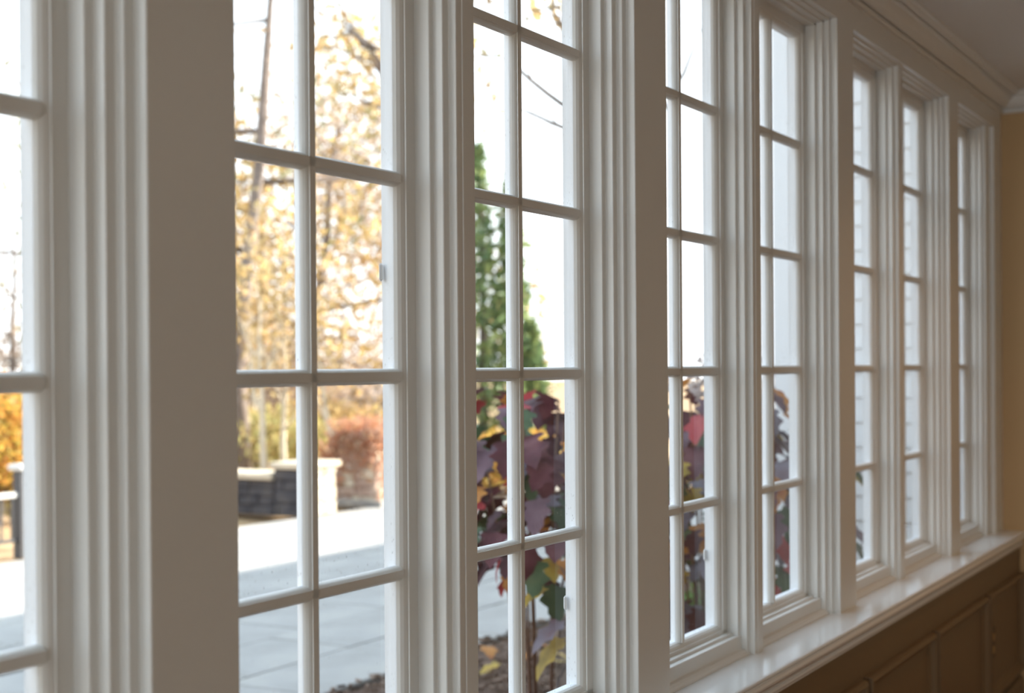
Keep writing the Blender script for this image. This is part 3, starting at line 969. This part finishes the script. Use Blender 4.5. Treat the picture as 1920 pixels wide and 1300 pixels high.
# small tree in the bed whose bare twigs cross the upper panes
x, y = polar(1217, 8.2)
z0 = G0 - .02
tw = empty('twiggy_tree', (x, y, z0)); tag(tw, 'small bare tree in the bed with thin twigs crossing the upper panes', 'tree')
rb = random.Random(2)
bm = bmesh.new(); limb(bm, [(0, 0, 0), (.03, .02, 1.4), (-.02, .03, 2.8), (.02, 0, 4.6)], .045, rb, .012, 8, 8)
link('trunk', bm_mesh('trunk', bm, True), M['bark'], tw)
lv = []
for pts, r0 in (([(1217, 330), (1052, 195), (978, 130), (935, 104), (885, 104)], .017), ([(1217, 300), (1130, 262), (1052, 238), (985, 208), (940, 205), (885, 186)], .017),
                ([(1217, 210), (1085, 95), (1052, 50), (1030, -20), (1020, -90)], .026), ([(1217, 640), (1060, 590), (1000, 578)], .010),
                ([(1217, 260), (1290, 120), (1330, 20)], .014), ([(1060, 66), (1045, 30), (1000, -10)], .012), ([(1000, 150), (975, 100), (940, 70)], .006), ([(1052, 238), (1030, 215), (1010, 190)], .006)):
    bm = bmesh.new()
    lv += limb(bm, [at_px(px, py, 8.16 if px == 1217 else 8.0 + rb.uniform(-.12, .12), (x, y), z0) for px, py in pts], r0, rb, .012, 9)[5:]
    link('branch', bm_mesh('branch', bm, True), M['bark'], tw)
R6 = np.random.RandomState(6)
c0 = np.array(tuple(at_px(1040, 10, 8.0, (x, y), z0)))
leaf_object('foliage', c0 + R6.normal(size=(50, 3)) * .10, .07, M['gold'], 3, tw)

# ---- oakleaf hydrangeas close to the glass, every leaf a piece of its own
def oak_leaf_mesh(seed, size):
    r = random.Random(seed)
    half = [(0, 0), (.10, .12), (.30, .16), (.36, .26), (.24, .36), (.34, .48), (.44, .56), (.30, .64), (.20, .70), (.20, .82), (.08, .93), (0, 1.0)]
    bm = bmesh.new()
    mid, rt, lf = [], [], []
    for i, (u, v) in enumerate(half):
        bend = -.38 * v * v
        mid.append(bm.verts.new((0, v * size, bend * size)))
        if 0 < i < len(half) - 1:
            a = u * r.uniform(.85, 1.15); b = u * r.uniform(.85, 1.15)
            rt.append(bm.verts.new((a * size, v * size, (bend + .34 * a - .55 * a * a) * size)))
            lf.append(bm.verts.new((-b * size, v * size, (bend + .34 * b - .55 * b * b) * size)))
    for s, side in ((1, rt), (-1, lf)):
        bm.faces.new((mid[0], side[0], mid[1]))
        for i in range(len(side) - 1):
            bm.faces.new((mid[i + 1], side[i], side[i + 1], mid[i + 2]))
        bm.faces.new((mid[-2], side[-1], mid[-1]))
    bm.faces.ensure_lookup_table()
    return bm_mesh('leaf', bm, True)

leaf_lib = {}
for c in HY:
    for v in range(2):
        me = oak_leaf_mesh(len(c) * 7 + v, .145)
        me.materials.append(HY[c])
        leaf_lib[(c, v)] = me

def add_leaf(root, p, out_dir, colour, rnd, scale=1.0, droop=.5):
    me = leaf_lib[(colour, rnd.randint(0, 1))]
    d = Vector((out_dir[0] + rnd.uniform(-.4, .4), out_dir[1] + rnd.uniform(-.4, .4), -droop + rnd.uniform(-.35, .35))).normalized()
    z = Vector((rnd.uniform(-.4, .4) + .3 * out_dir[0], rnd.uniform(-.4, .4) + .3 * out_dir[1], 1.0))
    x = d.cross(z).normalized(); z = x.cross(d)
    o = link('leaf', me, None, root)
    mt = Matrix((x, d, z)).transposed().to_4x4()
    mt.translation = Vector(p)
    s = scale * rnd.uniform(.8, 1.25)
    o.matrix_local = mt @ Matrix.Scale(s, 4)
    return o

def hydrangea(x, y, label, seed, n, rx, rz, zc, weights, extra=(), blooms=3):
    rnd = random.Random(seed)
    root = empty('hydrangea', (x, y, G0 - .01)); tag(root, label, 'shrub')
    for i in range(9):
        a = i * math.tau / 9 + rnd.uniform(-.3, .3); q = rnd.uniform(.15, .45) * rx
        tip = Vector((q * math.cos(a), q * math.sin(a), zc + rnd.uniform(-.1, .9) * rz))
        bm = bmesh.new()
        tube(bm, [(0.05 * math.cos(a), .05 * math.sin(a), 0), Vector((tip.x * .55, tip.y * .55, tip.z * .55)), tip], [.007, .006, .004], 5)
        link('stem', bm_mesh('stem', bm, True), M['stem'], root)
    names = list(weights); ws = list(weights.values())
    for i in range(n):
        while True:
            v = Vector((rnd.uniform(-1, 1), rnd.uniform(-1, 1), rnd.uniform(-1, 1)))
            if .35 < v.length < 1: break
        p = (v.x * rx, v.y * rx, zc + v.z * rz)
        hd = Vector((v.x, v.y, 0)).normalized()
        add_leaf(root, p, hd, rnd.choices(names, ws)[0], rnd)
    for (p, hd, c, s, dr) in extra:
        add_leaf(root, p, hd, c, rnd, s, dr)
    for i in range(blooms):
        a = rnd.uniform(0, math.tau)
        c = (rx * .5 * math.cos(a), rx * .5 * math.sin(a), zc + rz * .85 + rnd.uniform(0, .08))
        R2 = np.random.RandomState(seed + i)
        leaf_object('bloom', blob(R2, 140, c, (.06, .06, .11)), .03, M['bloom'], seed + i, root, .9)
    return root

W1 = {'burgundy': 7, 'plum': 5, 'mauve': 1.5, 'red': 1.6, 'rust': 1.5, 'ochre': .5, 'green': 3.0}
W2 = {'burgundy': 3, 'plum': 4, 'mauve': 3.5, 'red': .8, 'rust': 1.6, 'ochre': 1.8, 'green': 3.0}
hx = Vector((polar(1010, 5.75)[0], polar(1010, 5.75)[1]))
ex = []
for (px, py, c, s, hd, dr) in ((1000, 1045, 'green', 1.2, (.2, -.3), 1.4), (1030, 1105, 'ochre', 1.0, (-.6, .6), .3), (1062, 1165, 'mauve', 1.25, (-.8, .4), .5),
                               (1065, 1195, 'ochre', 1.1, (-.5, .6), .3), (1062, 1045, 'rust', .7, (-.3, .3), .8), (940, 1050, 'red', .7, (-.5, .5), .8), (1045, 1060, 'plum', 1.0, (.1, -.2), .8),
                               (1070, 1240, 'mauve', .8, (-.3, .4), .8), (985, 1000, 'burgundy', 1.1, (-.2, -.4), .9)):
    ex.append((at_px(px, py, 5.2, hx, G0 - .01), hd, c, s, dr))
hydrangea(hx.x, hx.y, 'large plum and burgundy oakleaf hydrangea behind the sharply focused window', 3, 225, .52, .42, 1.20, W1, ex, 0)
h2 = polar(1330, 6.35)
hydrangea(h2[0], h2[1], 'taller mixed plum, ochre and green hydrangea nearer the house wing', 11, 275, .62, .62, 1.03, W2, (), 4)
x, y = polar(1293, 8.0)
bush('green_shrub', 'low bright green shrub in the mulch below the far hydrangea', x, y, .28, .20, 900, 'green', .07, 77, stems=6, bark='stem')

# fallen leaves on the mulch
fr = random.Random(9)
FL = ['rust fallen leaf on the mulch behind the middle of the sharp window', 'ochre fallen leaf touching the rust one on the mulch', 'second rust fallen leaf left of the first', 'rust fallen leaf by the patio edge of the mulch',
      'ochre fallen leaf nearest the house under the plum hydrangea', 'ochre fallen leaf alone in the open mulch near the patio', 'ochre fallen leaf on the mulch beside the low green shrub', 'grey mauve fallen leaf on the mulch below the low green shrub']
for i, (px, py, c) in enumerate(((1000, 1245, 'rust'), (1022, 1240, 'ochre'), (990, 1225, 'rust'), (910, 1228, 'rust'), (1045, 1260, 'ochre'), (940, 1262, 'ochre'), (1310, 1165, 'ochre'), (1295, 1185, 'mauve'))):
    d = (EYE - (G0 + .05)) * 2667 / (py - 700)
    p = at_px(px, py, d)
    o = bpy.data.objects.new('fallen_leaf', leaf_lib[(c, i % 2)]); COL.objects.link(o)
    o.location = (p[0], p[1], G0 + .06); o.rotation_euler = (fr.uniform(-.2, .2), fr.uniform(-.2, .2), fr.uniform(0, 6.3))
    tag(o, FL[i], 'leaf', 'fallen leaves on the mulch')
